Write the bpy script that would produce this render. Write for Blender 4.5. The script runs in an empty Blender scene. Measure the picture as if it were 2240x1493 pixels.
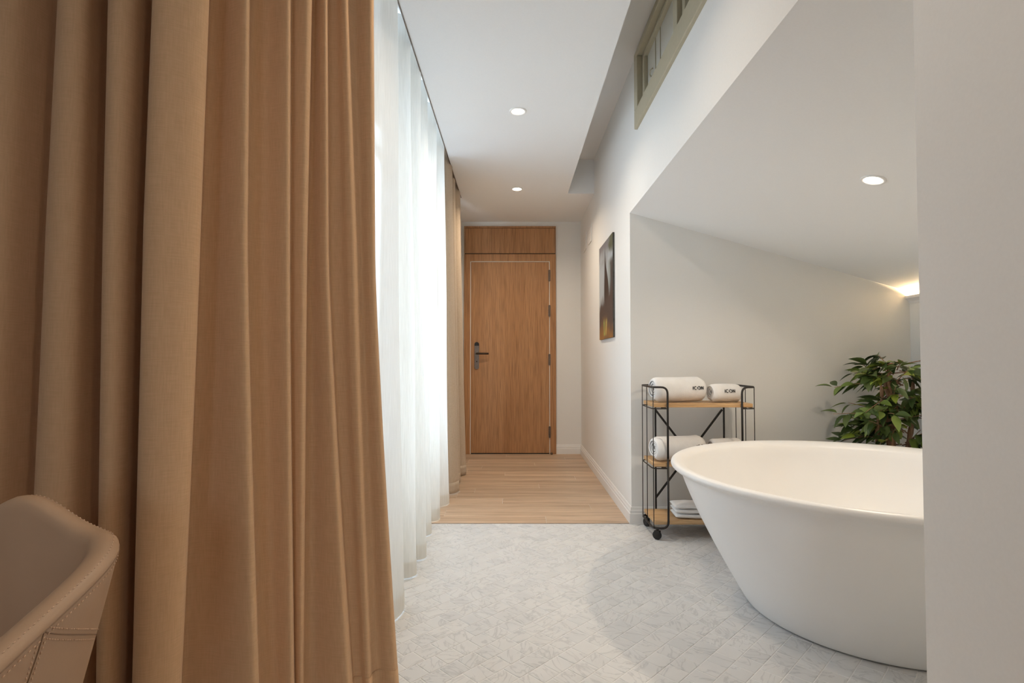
import bpy, bmesh, math, random
from mathutils import Vector, Matrix, Euler
random.seed(11)
PI = math.pi
SC = bpy.context.scene
COL = SC.collection

# ------------------------------------------------------------------ camera
cam_d = bpy.data.cameras.new('camera'); cam = bpy.data.objects.new('camera', cam_d); COL.objects.link(cam)
cam_d.sensor_width = 36.0; cam_d.sensor_fit = 'HORIZONTAL'
cam_d.lens = 36.0 * 1185 / 2240
cam_d.shift_x = -0.00134; cam_d.shift_y = 0.00357
cam_d.clip_start = 0.02
cam.location = (0, 0, 1.0)
cam.rotation_euler = (PI / 2 + math.atan(0.0274), 0, 0)
SC.camera = cam

# ------------------------------------------------------------------ world / exposure
world = bpy.data.worlds.new('daylight'); SC.world = world; world.use_nodes = True
bg = world.node_tree.nodes['Background']
bg.inputs[0].default_value = (0.69, 0.895, 1.13, 1); bg.inputs[1].default_value = 6.7
SC.view_settings.view_transform = 'Standard'
SC.view_settings.look = 'None'
SC.view_settings.gamma = 1.0
SC.view_settings.use_curve_mapping = False
SC.view_settings.exposure = 0.32
try:
    SC.cycles.use_denoising = True
    SC.cycles.max_bounces = 10; SC.cycles.diffuse_bounces = 6; SC.cycles.transparent_max_bounces = 16
    SC.cycles.sample_clamp_indirect = 6.0
except Exception:
    pass

def portal(name, loc, rot, sx, sy):
    l = bpy.data.lights.new(name, 'AREA'); l.shape = 'RECTANGLE'; l.size = sx; l.size_y = sy
    l.cycles.is_portal = True
    o = bpy.data.objects.new(name, l); COL.objects.link(o); o.location = loc; o.rotation_euler = rot
    return o
# daylight enters through the window openings only (portals sit in the openings)
WIN = [(1.72, 2.94), (3.06, 4.28)]            # windows of the left wall, along Y
WZ0, WZ1 = 0.27, 2.38
for i, (a, b) in enumerate(WIN):
    portal('window_daylight', (-0.90, (a + b) / 2, (WZ0 + WZ1) / 2), (0, -PI / 2, 0), WZ1 - WZ0, b - a)
BW = (-0.55, 0.05, 1.0, 2.0)                 # added unseen window behind the viewer, for daylight on the drape
portal('window_daylight', ((BW[0] + BW[1]) / 2, -2.66, (BW[2] + BW[3]) / 2), (PI / 2, 0, 0), BW[1] - BW[0], BW[3] - BW[2])

# ------------------------------------------------------------------ helpers
def link(name, me, mat=None, parent=None, smooth=False):
    o = bpy.data.objects.new(name, me); COL.objects.link(o)
    if mat is not None and len(me.materials) == 0: me.materials.append(mat)
    if parent is not None: o.parent = parent
    if smooth:
        for p in me.polygons: p.use_smooth = True
    return o
def tag(o, label=None, cat=None, group=None, kind=None):
    if label: o['label'] = label
    if cat: o['category'] = cat
    if group: o['group'] = group
    if kind: o['kind'] = kind
    return o
def empty(name, loc=(0, 0, 0)):
    o = bpy.data.objects.new(name, None); COL.objects.link(o); o.location = loc; o.empty_display_size = 0.05
    return o
class MB:
    """collects geometry for ONE mesh"""
    def __init__(s): s.v = []; s.f = []
    def add(s, vs, fs):
        n = len(s.v); s.v += [tuple(v) for v in vs]; s.f += [tuple(i + n for i in f) for f in fs]; return s
    def box(s, x0, x1, y0, y1, z0, z1):
        return s.add([(x0, y0, z0), (x1, y0, z0), (x1, y1, z0), (x0, y1, z0), (x0, y0, z1), (x1, y0, z1), (x1, y1, z1), (x0, y1, z1)],
                     [(0, 3, 2, 1), (4, 5, 6, 7), (0, 1, 5, 4), (1, 2, 6, 5), (2, 3, 7, 6), (3, 0, 4, 7)])
    def tube(s, pts, r, n=10, closed=False):
        P = [Vector(p) for p in pts]; N = len(P); rr = r if isinstance(r, (list, tuple)) else [r] * N
        rings = []; up = None
        for i in range(N):
            if closed: t = P[(i + 1) % N] - P[i - 1]
            else: t = P[min(i + 1, N - 1)] - P[max(i - 1, 0)]
            t.normalize()
            if up is None:
                up = Vector((0, 0, 1)) if abs(t.z) < 0.9 else Vector((1, 0, 0))
            a = t.cross(up); a.normalize(); b = a.cross(t); b.normalize(); up = b
            rings.append([P[i] + (a * math.cos(2 * PI * k / n) + b * math.sin(2 * PI * k / n)) * rr[i] for k in range(n)])
        vs = [v for r_ in rings for v in r_]; fs = []
        M = N if closed else N - 1
        for i in range(M):
            j = (i + 1) % N
            for k in range(n):
                fs.append((i * n + k, i * n + (k + 1) % n, j * n + (k + 1) % n, j * n + k))
        if not closed:
            fs.append(tuple(range(n - 1, -1, -1))); fs.append(tuple((N - 1) * n + k for k in range(n)))
        return s.add(vs, fs)
    def lathe(s, prof, c=(0, 0, 0), n=48, caps=False):
        vs = []; fs = []
        for r, z in prof:
            for k in range(n):
                a = 2 * PI * k / n; vs.append((c[0] + r * math.cos(a), c[1] + r * math.sin(a), c[2] + z))
        for i in range(len(prof) - 1):
            for k in range(n):
                fs.append((i * n + k, i * n + (k + 1) % n, (i + 1) * n + (k + 1) % n, (i + 1) * n + k))
        if caps:
            fs.append(tuple(range(n - 1, -1, -1))); fs.append(tuple((len(prof) - 1) * n + k for k in range(n)))
        return s.add(vs, fs)
    def sweep(s, prof, path):
        """prof: list of (offset, z) ; path: list of (x, y, nx, ny) - offset goes along (nx, ny)"""
        m = len(prof); vs = []; fs = []
        for (x, y, nx, ny) in path:
            for (o, z) in prof: vs.append((x + nx * o, y + ny * o, z))
        for i in range(len(path) - 1):
            for k in range(m):
                fs.append((i * m + k, (i + 1) * m + k, (i + 1) * m + (k + 1) % m, i * m + (k + 1) % m))
        fs.append(tuple(range(m))); fs.append(tuple((len(path) - 1) * m + k for k in range(m - 1, -1, -1)))
        return s.add(vs, fs)
    def mesh(s, name, bevel=0, seg=2, fix=True):
        me = bpy.data.meshes.new(name); me.from_pydata(s.v, [], s.f); me.update()
        if bevel or fix:
            bm = bmesh.new(); bm.from_mesh(me)
            if fix: bmesh.ops.recalc_face_normals(bm, faces=bm.faces)
            if bevel:
                es = [e for e in bm.edges if len(e.link_faces) == 2 and e.calc_face_angle(0) > 0.6]
                bmesh.ops.bevel(bm, geom=es, offset=bevel, segments=seg, affect='EDGES', profile=0.5)
            bm.to_mesh(me); bm.free()
        return me
    def build(s, name, mat, parent=None, smooth=False, bevel=0, seg=2, fix=True):
        o = link(name, s.mesh(name, bevel, seg, fix), mat, parent, smooth)
        return o
def box(name, x0, x1, y0, y1, z0, z1, mat, parent=None, bevel=0.0):
    return MB().box(x0, x1, y0, y1, z0, z1).build(name, mat, parent, bevel=bevel)
def struct(o): o['kind'] = 'structure'; return o
def catmull(P, sub):
    out = []
    n = len(P)
    for i in range(n - 1):
        p0 = P[max(i - 1, 0)]; p1 = P[i]; p2 = P[i + 1]; p3 = P[min(i + 2, n - 1)]
        for k in range(sub):
            t = k / sub
            out.append(tuple(0.5 * (2 * b + (c - a) * t + (2 * a - 5 * b + 4 * c - d) * t * t + (-a + 3 * b - 3 * c + d) * t ** 3)
                             for a, b, c, d in zip(p0, p1, p2, p3)))
    out.append(tuple(P[-1])); return out

# ------------------------------------------------------------------ materials
class NT:
    def __init__(s, name):
        s.m = bpy.data.materials.new(name); s.m.use_nodes = True; s.t = s.m.node_tree
        s.b = s.t.nodes['Principled BSDF']; s.out = s.t.nodes['Material Output']
    def n(s, typ, **kw):
        nd = s.t.nodes.new(typ)
        for k, v in kw.items():
            if k.startswith('i_'):
                nd.inputs[int(k[2:]) if k[2:].isdigit() else k[2:]].default_value = v
            else: setattr(nd, k, v)
        return nd
    def l(s, a, b): s.t.links.new(a, b)
    def ramp(s, fac, stops):
        r = s.n('ShaderNodeValToRGB'); e = r.color_ramp.elements
        while len(e) < len(stops): e.new(0.5)
        for k, (p, c) in enumerate(stops):
            e[k].position = p; e[k].color = (*c, 1) if len(c) == 3 else c
        s.l(fac, r.inputs[0]); return r
    def mixc(s, fac, a, b, blend='MIX'):
        m = s.n('ShaderNodeMix', data_type='RGBA', blend_type=blend)
        for sock, v in ((m.inputs[0], fac), (m.inputs[6], a), (m.inputs[7], b)):
            if hasattr(v, 'default_value') or hasattr(v, 'links'): s.l(v, sock)
            else: sock.default_value = v if not isinstance(v, tuple) or len(v) == 4 else (*v, 1)
        return m.outputs[2]
    def bump(s, h, strength, dist=0.002):
        b = s.n('ShaderNodeBump'); b.inputs['Strength'].default_value = strength; b.inputs['Distance'].default_value = dist
        s.l(h, b.inputs['Height']); s.l(b.outputs[0], s.b.inputs['Normal']); return b
def plain(name, col, rough=0.5, metal=0.0, spec=0.5, noise=0.0, scale=40, bump=0.0):
    t = NT(name); t.b.inputs['Roughness'].default_value = rough; t.b.inputs['Metallic'].default_value = metal
    t.b.inputs['Specular IOR Level'].default_value = spec
    tc = t.n('ShaderNodeTexCoord'); ns = t.n('ShaderNodeTexNoise'); ns.inputs['Scale'].default_value = scale; ns.inputs['Detail'].default_value = 4
    t.l(tc.outputs['Object'], ns.inputs['Vector'])
    a = tuple(max(0, c * (1 - noise)) for c in col); b = tuple(min(1, c * (1 + noise)) for c in col)
    r = t.ramp(ns.outputs[0], [(0.3, a), (0.7, b)]); t.l(r.outputs[0], t.b.inputs['Base Color'])
    if bump: t.bump(ns.outputs[0], bump)
    return t.m
def emit(name, col, strength):
    t = NT(name); t.b.inputs['Base Color'].default_value = (*col, 1)
    t.b.inputs['Emission Color'].default_value = (*col, 1); t.b.inputs['Emission Strength'].default_value = strength
    return t.m
M = {}
M['wall'] = plain('wall_paint', (0.80, 0.795, 0.77), 0.7, spec=0.25, noise=0.012, scale=180, bump=0.04)
M['ceil'] = plain('ceiling_paint', (0.83, 0.825, 0.81), 0.8, spec=0.2, noise=0.01, scale=150, bump=0.02)
M['trim'] = plain('white_trim_paint', (0.80, 0.79, 0.77), 0.35, spec=0.4, noise=0.01)
M['black'] = plain('black_powder_coat', (0.018, 0.014, 0.012), 0.45, spec=0.4, noise=0.1, scale=300)
M['rubber'] = plain('black_rubber', (0.012, 0.012, 0.013), 0.6, noise=0.1)
M['tub'] = plain('matte_white_solid_surface', (0.87, 0.865, 0.855), 0.33, spec=0.4, noise=0.006, scale=8)
M['winframe'] = plain('sage_beige_window_paint', (0.47, 0.42, 0.30), 0.45, spec=0.4, noise=0.03, scale=60)
M['metal'] = plain('aged_bronze_metal', (0.20, 0.16, 0.13), 0.38, metal=0.8, noise=0.15, scale=90)
M['darkmetal'] = plain('dark_bronze_lever', (0.05, 0.03, 0.02), 0.35, metal=0.5, noise=0.1)
M['lamptrim'] = plain('white_lamp_trim', (0.85, 0.84, 0.82), 0.3)
M['lampglow'] = emit('warm_lamp_lens', (1.0, 0.86, 0.68), 22)
M['led'] = emit('warm_led_strip', (1.0, 0.72, 0.40), 140)
M['grout'] = plain('white_grout', (0.80, 0.79, 0.775), 0.9, noise=0.03, scale=200)
M['seal'] = plain('white_door_seal', (0.80, 0.76, 0.70), 0.5)
M['dark'] = plain('dark_gap', (0.03, 0.025, 0.02), 0.8)
M['pot'] = plain('grey_ceramic_planter', (0.35, 0.34, 0.33), 0.5, noise=0.06, scale=25)
M['soil'] = plain('dark_soil', (0.05, 0.035, 0.025), 0.95, noise=0.4, scale=70, bump=0.5)
M['ink'] = plain('black_embroidery', (0.02, 0.02, 0.022), 0.7)
M['tan_thread'] = plain('tan_thread', (0.66, 0.45, 0.31), 0.6)

def wood(name, dark, mid, light, axis, scale=1.0, rough=0.45, perisl=0.0, streak=1.0):
    """grain runs along the given world axis"""
    t = NT(name); g = t.n('ShaderNodeNewGeometry'); oi = t.n('ShaderNodeObjectInfo')
    mp = t.n('ShaderNodeMapping')
    sc = {'x': (1.1, 26, 26), 'y': (26, 1.1, 26), 'z': (26, 26, 0.9)}[axis]
    mp.inputs['Scale'].default_value = tuple(c * scale for c in sc)
    ro = t.n('ShaderNodeVectorMath', operation='SCALE'); ro.inputs[0].default_value = (13.7, 7.3, 5.1)
    t.l(oi.outputs['Random'], ro.inputs['Scale'])
    ad = t.n('ShaderNodeVectorMath', operation='ADD'); t.l(g.outputs['Position'], ad.inputs[0]); t.l(ro.outputs[0], ad.inputs[1])
    t.l(ad.outputs[0], mp.inputs['Vector'])
    n1 = t.n('ShaderNodeTexNoise'); n1.inputs['Scale'].default_value = 1.0; n1.inputs['Detail'].default_value = 6; n1.inputs['Distortion'].default_value = 0.6
    t.l(mp.outputs[0], n1.inputs['Vector'])
    mp2 = t.n('ShaderNodeMapping'); mp2.inputs['Scale'].default_value = tuple(c * scale * 5 for c in sc); t.l(ad.outputs[0], mp2.inputs['Vector'])
    n2 = t.n('ShaderNodeTexNoise'); n2.inputs['Scale'].default_value = 1.0; n2.inputs['Detail'].default_value = 3; t.l(mp2.outputs[0], n2.inputs['Vector'])
    r1 = t.ramp(n1.outputs[0], [(0.28, dark), (0.5, mid), (0.72, light)])
    r2 = t.ramp(n2.outputs[0], [(0.36, (1 - 0.28 * streak,) * 3), (0.56, (1, 1, 1))])
    c = t.mixc(1.0, r1.outputs[0], r2.outputs[0], 'MULTIPLY')
    if perisl:
        rr = t.ramp(oi.outputs['Random'], [(0.0, (1 - perisl, 1 - perisl, 1 - perisl)), (1.0, (1 + perisl * 0.4, 1 + perisl * 0.4, 1 + perisl * 0.4))])
        c = t.mixc(1.0, c, rr.outputs[0], 'MULTIPLY')
    t.l(c, t.b.inputs['Base Color']); t.b.inputs['Roughness'].default_value = rough; t.b.inputs['Specular IOR Level'].default_value = 0.35
    t.bump(n2.outputs[0], 0.12, 0.001)
    return t.m
M['door'] = wood('oak_veneer_vertical', (0.40, 0.195, 0.082), (0.46, 0.235, 0.105), (0.51, 0.27, 0.125), 'z', 1.0, 0.5)
M['plank'] = wood('oak_floor_planks', (0.44, 0.30, 0.195), (0.59, 0.425, 0.29), (0.66, 0.49, 0.345), 'x', 0.75, 0.42, perisl=0.12, streak=0.8)
M['shelfwood'] = wood('honey_oak_shelf', (0.52, 0.31, 0.14), (0.60, 0.38, 0.19), (0.66, 0.44, 0.24), 'x', 1.6, 0.5)
M['bark'] = wood('ficus_bark', (0.20, 0.11, 0.065), (0.36, 0.21, 0.13), (0.48, 0.31, 0.20), 'z', 3.0, 0.8)

def marble():
    t = NT('white_marble_mosaic'); g = t.n('ShaderNodeNewGeometry'); oi = t.n('ShaderNodeObjectInfo')
    sm = t.n('ShaderNodeMath', operation='ADD'); t.l(oi.outputs['Random'], sm.inputs[0]); t.l(g.outputs['Random Per Island'], sm.inputs[1])
    fr = t.n('ShaderNodeMath', operation='FRACT'); t.l(sm.outputs[0], fr.inputs[0])
    ro = t.n('ShaderNodeVectorMath', operation='SCALE'); ro.inputs[0].default_value = (31, 17, 23); t.l(fr.outputs[0], ro.inputs['Scale'])
    ad = t.n('ShaderNodeVectorMath', operation='ADD'); t.l(g.outputs['Position'], ad.inputs[0]); t.l(ro.outputs[0], ad.inputs[1])
    vr = t.n('ShaderNodeVectorRotate', rotation_type='Z_AXIS'); t.l(ad.outputs[0], vr.inputs['Vector'])
    an = t.n('ShaderNodeMath', operation='MULTIPLY'); an.inputs[1].default_value = 3.0; t.l(fr.outputs[0], an.inputs[0]); t.l(an.outputs[0], vr.inputs['Angle'])
    n1 = t.n('ShaderNodeTexNoise'); n1.inputs['Scale'].default_value = 6; n1.inputs['Detail'].default_value = 6; n1.inputs['Distortion'].default_value = 1.6
    mp = t.n('ShaderNodeMapping'); mp.inputs['Scale'].default_value = (1, 2.4, 1); t.l(vr.outputs[0], mp.inputs['Vector']); t.l(mp.outputs[0], n1.inputs['Vector'])
    vein = t.ramp(n1.outputs[0], [(0.0, (0.69, 0.687, 0.68)), (0.465, (0.675, 0.672, 0.665)), (0.50, (0.55, 0.55, 0.55)), (0.535, (0.675, 0.672, 0.665)), (1.0, (0.69, 0.687, 0.68))])
    n2 = t.n('ShaderNodeTexNoise'); n2.inputs['Scale'].default_value = 5; n2.inputs['Detail'].default_value = 3; t.l(ad.outputs[0], n2.inputs['Vector'])
    cl = t.ramp(n2.outputs[0], [(0.34, (0.925, 0.93, 0.935)), (0.6, (1, 1, 1))])
    c = t.mixc(1.0, vein.outputs[0], cl.outputs[0], 'MULTIPLY')
    tn = t.ramp(fr.outputs[0], [(0, (0.955, 0.96, 0.965)), (0.4, (1, 1, 1)), (1, (1.0, 0.998, 0.99))])
    c = t.mixc(1.0, c, tn.outputs[0], 'MULTIPLY')
    t.l(c, t.b.inputs['Base Color']); t.b.inputs['Roughness'].default_value = 0.5; t.b.inputs['Specular IOR Level'].default_value = 0.35
    return t.m
M['marble'] = marble()

def fabric(name, c0, c1, thread=0.0022, trans=0.09, bump=0.35):
    t = NT(name); uv = t.n('ShaderNodeUVMap')
    sep = t.n('ShaderNodeSeparateXYZ'); t.l(uv.outputs[0], sep.inputs[0])
    def wave(sock):
        m = t.n('ShaderNodeMath', operation='MULTIPLY'); m.inputs[1].default_value = 2 * PI / thread; t.l(sock, m.inputs[0])
        s_ = t.n('ShaderNodeMath', operation='SINE'); t.l(m.outputs[0], s_.inputs[0]); return s_.outputs[0]
    wx = wave(sep.outputs[0]); wy = wave(sep.outputs[1])
    pr = t.n('ShaderNodeMath', operation='MULTIPLY'); t.l(wx, pr.inputs[0]); t.l(wy, pr.inputs[1])
    mp = t.n('ShaderNodeMapping'); mp.inputs['Scale'].default_value = (340, 22, 1); t.l(uv.outputs[0], mp.inputs['Vector'])
    ns = t.n('ShaderNodeTexNoise'); ns.inputs['Scale'].default_value = 1; ns.inputs['Detail'].default_value = 2; t.l(mp.outputs[0], ns.inputs['Vector'])
    mp2 = t.n('ShaderNodeMapping'); mp2.inputs['Scale'].default_value = (25, 420, 1); t.l(uv.outputs[0], mp2.inputs['Vector'])
    ns2 = t.n('ShaderNodeTexNoise'); ns2.inputs['Scale'].default_value = 1; ns2.inputs['Detail'].default_value = 2; t.l(mp2.outputs[0], ns2.inputs['Vector'])
    a1 = t.n('ShaderNodeMath', operation='ADD'); t.l(ns.outputs[0], a1.inputs[0]); t.l(ns2.outputs[0], a1.inputs[1])
    a2 = t.n('ShaderNodeMath', operation='MULTIPLY_ADD'); a2.inputs[1].default_value = 0.22; t.l(pr.outputs[0], a2.inputs[0]); t.l(a1.outputs[0], a2.inputs[2])
    h = t.n('ShaderNodeMath', operation='MULTIPLY'); h.inputs[1].default_value = 0.5; t.l(a2.outputs[0], h.inputs[0])
    r = t.ramp(h.outputs[0], [(0.33, c0), (0.66, c1)])
    t.l(r.outputs[0], t.b.inputs['Base Color']); t.b.inputs['Roughness'].default_value = 0.85; t.b.inputs['Specular IOR Level'].default_value = 0.12
    t.b.inputs['Sheen Weight'].default_value = 0.12; t.b.inputs['Sheen Roughness'].default_value = 0.5
    bp = t.bump(h.outputs[0], bump, 0.0012)
    tr = t.n('ShaderNodeBsdfTranslucent'); t.l(r.outputs[0], tr.inputs[0])
    mx = t.n('ShaderNodeMixShader'); mx.inputs[0].default_value = trans
    t.l(t.b.outputs[0], mx.inputs[1]); t.l(tr.outputs[0], mx.inputs[2]); t.l(mx.outputs[0], t.out.inputs[0])
    return t.m
M['drape'] = fabric('tan_woven_drapery', (0.615, 0.392, 0.225), (0.705, 0.462, 0.275))

M['drape_light'] = fabric('pale_tan_drapery', (0.50, 0.39, 0.28), (0.62, 0.50, 0.375))

def sheer():
    t = NT('white_sheer_voile'); uv = t.n('ShaderNodeUVMap')
    mp = t.n('ShaderNodeMapping'); mp.inputs['Scale'].default_value = (220, 9, 1); t.l(uv.outputs[0], mp.inputs['Vector'])
    ns = t.n('ShaderNodeTexNoise'); ns.inputs['Scale'].default_value = 1; ns.inputs['Detail'].default_value = 3; t.l(mp.outputs[0], ns.inputs['Vector'])
    r = t.ramp(ns.outputs[0], [(0.3, (0.75, 0.71, 0.64)), (0.7, (0.83, 0.79, 0.72))])
    df = t.n('ShaderNodeBsdfDiffuse'); tl = t.n('ShaderNodeBsdfTranslucent'); tp = t.n('ShaderNodeBsdfTransparent')
    t.l(r.outputs[0], df.inputs[0]); t.l(r.outputs[0], tl.inputs[0])
    m1 = t.n('ShaderNodeMixShader'); m1.inputs[0].default_value = 0.175; t.l(df.outputs[0], m1.inputs[1]); t.l(tl.outputs[0], m1.inputs[2])
    m2 = t.n('ShaderNodeMixShader'); m2.inputs[0].default_value = 0.19; t.l(m1.outputs[0], m2.inputs[1]); t.l(tp.outputs[0], m2.inputs[2])
    t.l(m2.outputs[0], t.out.inputs[0]); return t.m
M['sheer'] = sheer()
def glass():
    t = NT('clear_window_glass'); gl = t.n('ShaderNodeBsdfGlossy'); gl.inputs['Roughness'].default_value = 0.02
    tp = t.n('ShaderNodeBsdfTransparent'); mx = t.n('ShaderNodeMixShader'); mx.inputs[0].default_value = 0.06
    t.l(tp.outputs[0], mx.inputs[1]); t.l(gl.outputs[0], mx.inputs[2]); t.l(mx.outputs[0], t.out.inputs[0]); return t.m
M['glass'] = glass()
M['frost'] = plain('pale_grey_beige_glass', (0.60, 0.58, 0.51), 0.28, spec=0.5, noise=0.02, scale=6)
def towel_mat():
    t = NT('white_terry_cloth'); tc = t.n('ShaderNodeTexCoord')
    v = t.n('ShaderNodeTexVoronoi'); v.inputs['Scale'].default_value = 420; t.l(tc.outputs['Object'], v.inputs['Vector'])
    n = t.n('ShaderNodeTexNoise'); n.inputs['Scale'].default_value = 14; n.inputs['Detail'].default_value = 4; t.l(tc.outputs['Object'], n.inputs['Vector'])
    r = t.ramp(n.outputs[0], [(0.3, (0.80, 0.79, 0.775)), (0.7, (0.87, 0.86, 0.85))]); t.l(r.outputs[0], t.b.inputs['Base Color'])
    t.b.inputs['Roughness'].default_value = 0.95; t.b.inputs['Specular IOR Level'].default_value = 0.1; t.b.inputs['Sheen Weight'].default_value = 0.15
    a = t.n('ShaderNodeMath', operation='ADD'); t.l(v.outputs['Distance'], a.inputs[0]); t.l(n.outputs[0], a.inputs[1])
    t.bump(a.outputs[0], 0.4, 0.003); return t.m
M['towel'] = towel_mat()
def leather():
    t = NT('tan_leather'); tc = t.n('ShaderNodeTexCoord')
    v = t.n('ShaderNodeTexVoronoi'); v.inputs['Scale'].default_value = 300; t.l(tc.outputs['Object'], v.inputs['Vector'])
    n = t.n('ShaderNodeTexNoise'); n.inputs['Scale'].default_value = 7; t.l(tc.outputs['Object'], n.inputs['Vector'])
    r = t.ramp(n.outputs[0], [(0.3, (0.43, 0.285, 0.185)), (0.7, (0.48, 0.32, 0.21))]); t.l(r.outputs[0], t.b.inputs['Base Color'])
    t.b.inputs['Roughness'].default_value = 0.42; t.b.inputs['Specular IOR Level'].default_value = 0.4
    t.bump(v.outputs['Distance'], 0.06, 0.0006); return t.m
M['leather'] = leather()
def leafmat(name, a, b):
    t = NT(name); g = t.n('ShaderNodeObjectInfo')
    r = t.ramp(g.outputs['Random'], [(0, a), (1, b)]); t.l(r.outputs[0], t.b.inputs['Base Color'])
    t.b.inputs['Roughness'].default_value = 0.38; t.b.inputs['Specular IOR Level'].default_value = 0.45
    tr = t.n('ShaderNodeBsdfTranslucent'); t.l(r.outputs[0], tr.inputs[0]); mx = t.n('ShaderNodeMixShader'); mx.inputs[0].default_value = 0.18
    t.l(t.b.outputs[0], mx.inputs[1]); t.l(tr.outputs[0], mx.inputs[2]); t.l(mx.outputs[0], t.out.inputs[0]); return t.m
M['leaf_dark'] = leafmat('dark_green_leaf', (0.04, 0.075, 0.02), (0.11, 0.155, 0.045))
M['leaf_mid'] = leafmat('mid_green_leaf', (0.10, 0.17, 0.035), (0.20, 0.27, 0.06))
M['leaf_lime'] = leafmat('lime_green_leaf', (0.26, 0.36, 0.045), (0.42, 0.45, 0.09))

# ------------------------------------------------------------------ dimensions
XW = 0.725          # right wall
YE = 5.81           # end wall
YN = 3.35           # niche far wall / tile edge
HC = 2.49           # corridor ceiling
HS = 2.80           # slot ceiling
XR = 2.457          # low wall of the niche
SLX0, SLZ0, SLK = 0.725, 1.915, 0.283      # niche ceiling slope
def slope_z(x): return SLZ0 - SLK * (x - SLX0)

# ------------------------------------------------------------------ structure: walls and ceilings
WL = -0.80; WLO = -0.97
# left wall with two window openings (built of the pieces between)
m = MB()
m.box(WLO, WL, 1.55, 4.95, -0.02, WZ0); m.box(WLO, WL, 1.55, 4.95, WZ1, 2.90)
for a, b in ((1.55, WIN[0][0]), (WIN[0][1], WIN[1][0]), (WIN[1][1], 4.95)): m.box(WLO, WL, a, b, WZ0, WZ1)
struct(m.build('wall_left', M['wall']))
struct(box('wall_left_return', WLO, -0.555, 4.95, 5.93, -0.02, 2.90, M['wall']))
struct(box('wall_end', -0.97, 0.85, YE, YE + 0.12, -0.02, 2.90, M['wall']))
m = MB()
WY0, WY1, WWZ0, WWZ1 = 1.66, 3.134, 2.345, 2.785     # internal window in the right wall
m.box(XW, XW + 0.12, YN, YE, -0.02, 2.90)             # corridor part
m.box(XW, XW + 0.12, 0.965, YN, SLZ0, WWZ0)           # lintel above the niche
m.box(XW, XW + 0.12, WY1, YN, WWZ0, 2.90)
m.box(XW, XW + 0.12, 0.965, WY0, WWZ0, 2.90)
m.box(XW, XW + 0.12, WY0, WY1, WWZ1, 2.90)
m.box(XW, XW + 0.12, -2.72, 0.965, -0.02, 2.90)       # pier beside the viewer
struct(m.build('wall_right', M['wall']))
struct(box('wall_niche_far', XW + 0.12, 2.72, YN, YN + 0.12, -0.02, 2.2, M['wall']))
struct(box('wall_niche_near', XW + 0.12, 2.72, 0.80, 0.92, -0.02, 2.2, M['wall']))
struct(box('wall_niche_low', XR, XR + 0.03, 0.92, YN, -0.02, 1.375, M['wall']))
struct(box('wall_niche_back', 2.56, 2.72, 0.92, YN, -0.02, 1.6, M['wall']))
m = MB()
za, zb = slope_z(XW + 0.0005), slope_z(2.72)
vs = [(XW + 0.0005, 0.92, za), (2.72, 0.92, zb), (2.72, YN, zb), (XW + 0.0005, YN, za)]
m.add(vs + [(x, y, z + 0.12) for x, y, z in vs], [(0, 3, 2, 1), (4, 5, 6, 7), (0, 1, 5, 4), (1, 2, 6, 5), (2, 3, 7, 6), (3, 0, 4, 7)])
struct(m.build('ceiling_niche', M['ceil']))
m = MB()
m.box(-0.477, 0.487, -2.72, YE, HC, 2.95)
m.box(0.487, XW, 4.82, YE, HC, 2.95)
m.box(0.487, XW, -2.72, 4.82, HS, 2.95)
m.box(-2.1, -0.477, 1.55, 4.95, 2.66, 2.95)
m.box(-0.56, -0.477, 4.95, YE, HC, 2.95)
m.box(-2.1, -0.477, -2.72, 1.0, HC, 2.95)
m.box(-2.1, -0.477, 1.0, 1.55, 2.66, 2.95)
struct(m.build('ceiling', M['ceil']))
struct(box('ceiling_edge_shade_line', -0.4825, -0.4772, 1.58, 4.94, 2.487, 2.512, M['metal']))  # dark strip stands in for the shade line of the curtain pocket
# the room around the viewer
struct(box('wall_side', -2.22, -2.10, -2.72, 2.12, -0.02, 2.95, M['wall']))
struct(box('wall_divider', -2.10, WLO, 2.0, 2.12, -0.02, 2.95, M['wall']))
struct(box('wall_divider_return', WLO, WL, 1.55, 1.56, -0.02, 2.66, M['wall']))
m = MB()
m.box(-2.22, BW[0], -2.84, -2.72, -0.02, 2.95); m.box(BW[1], XW + 0.12, -2.84, -2.72, -0.02, 2.95)
m.box(BW[0], BW[1], -2.84, -2.72, -0.02, BW[2]); m.box(BW[0], BW[1], -2.84, -2.72, BW[3], 2.95)
struct(m.build('wall_back', M['wall']))

# windows of the left wall, and the added fill-light window of the back wall
def left_window(n, a, b):
    m = MB(); x0, x1 = -0.95, -0.89; w = 0.06
    m.box(x0, x1, a, a + w, WZ0, WZ1); m.box(x0, x1, b - w, b, WZ0, WZ1)
    m.box(x0, x1, a + w, b - w, WZ0, WZ0 + w); m.box(x0, x1, a + w, b - w, WZ1 - w, WZ1)
    c = (a + b) / 2; m.box(x0, x1, c - 0.035, c + 0.035, WZ0 + w, WZ1 - w)
    o = struct(m.build('window_%d' % n, M['trim'], bevel=0.003))
    for p, q in ((a + w, c - 0.035), (c + 0.035, b - w)):
        box('window_pane', -0.922, -0.918, p, q, WZ0 + w, WZ1 - w, M['glass'], o)
    return o
left_window(1, *WIN[0]); left_window(2, *WIN[1])
m = MB(); x0, x1, z0, z1 = BW; w = 0.06
m.box(x0, x0 + w, -2.82, -2.76, z0, z1); m.box(x1 - w, x1, -2.82, -2.76, z0, z1)
m.box(x0 + w, x1 - w, -2.82, -2.76, z0, z0 + w); m.box(x0 + w, x1 - w, -2.82, -2.76, z1 - w, z1)
o = struct(m.build('window_3', M['trim'], bevel=0.003))
box('window_pane', x0 + w, x1 - w, -2.792, -2.788, z0 + w, z1 - w, M['glass'], o)

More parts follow.
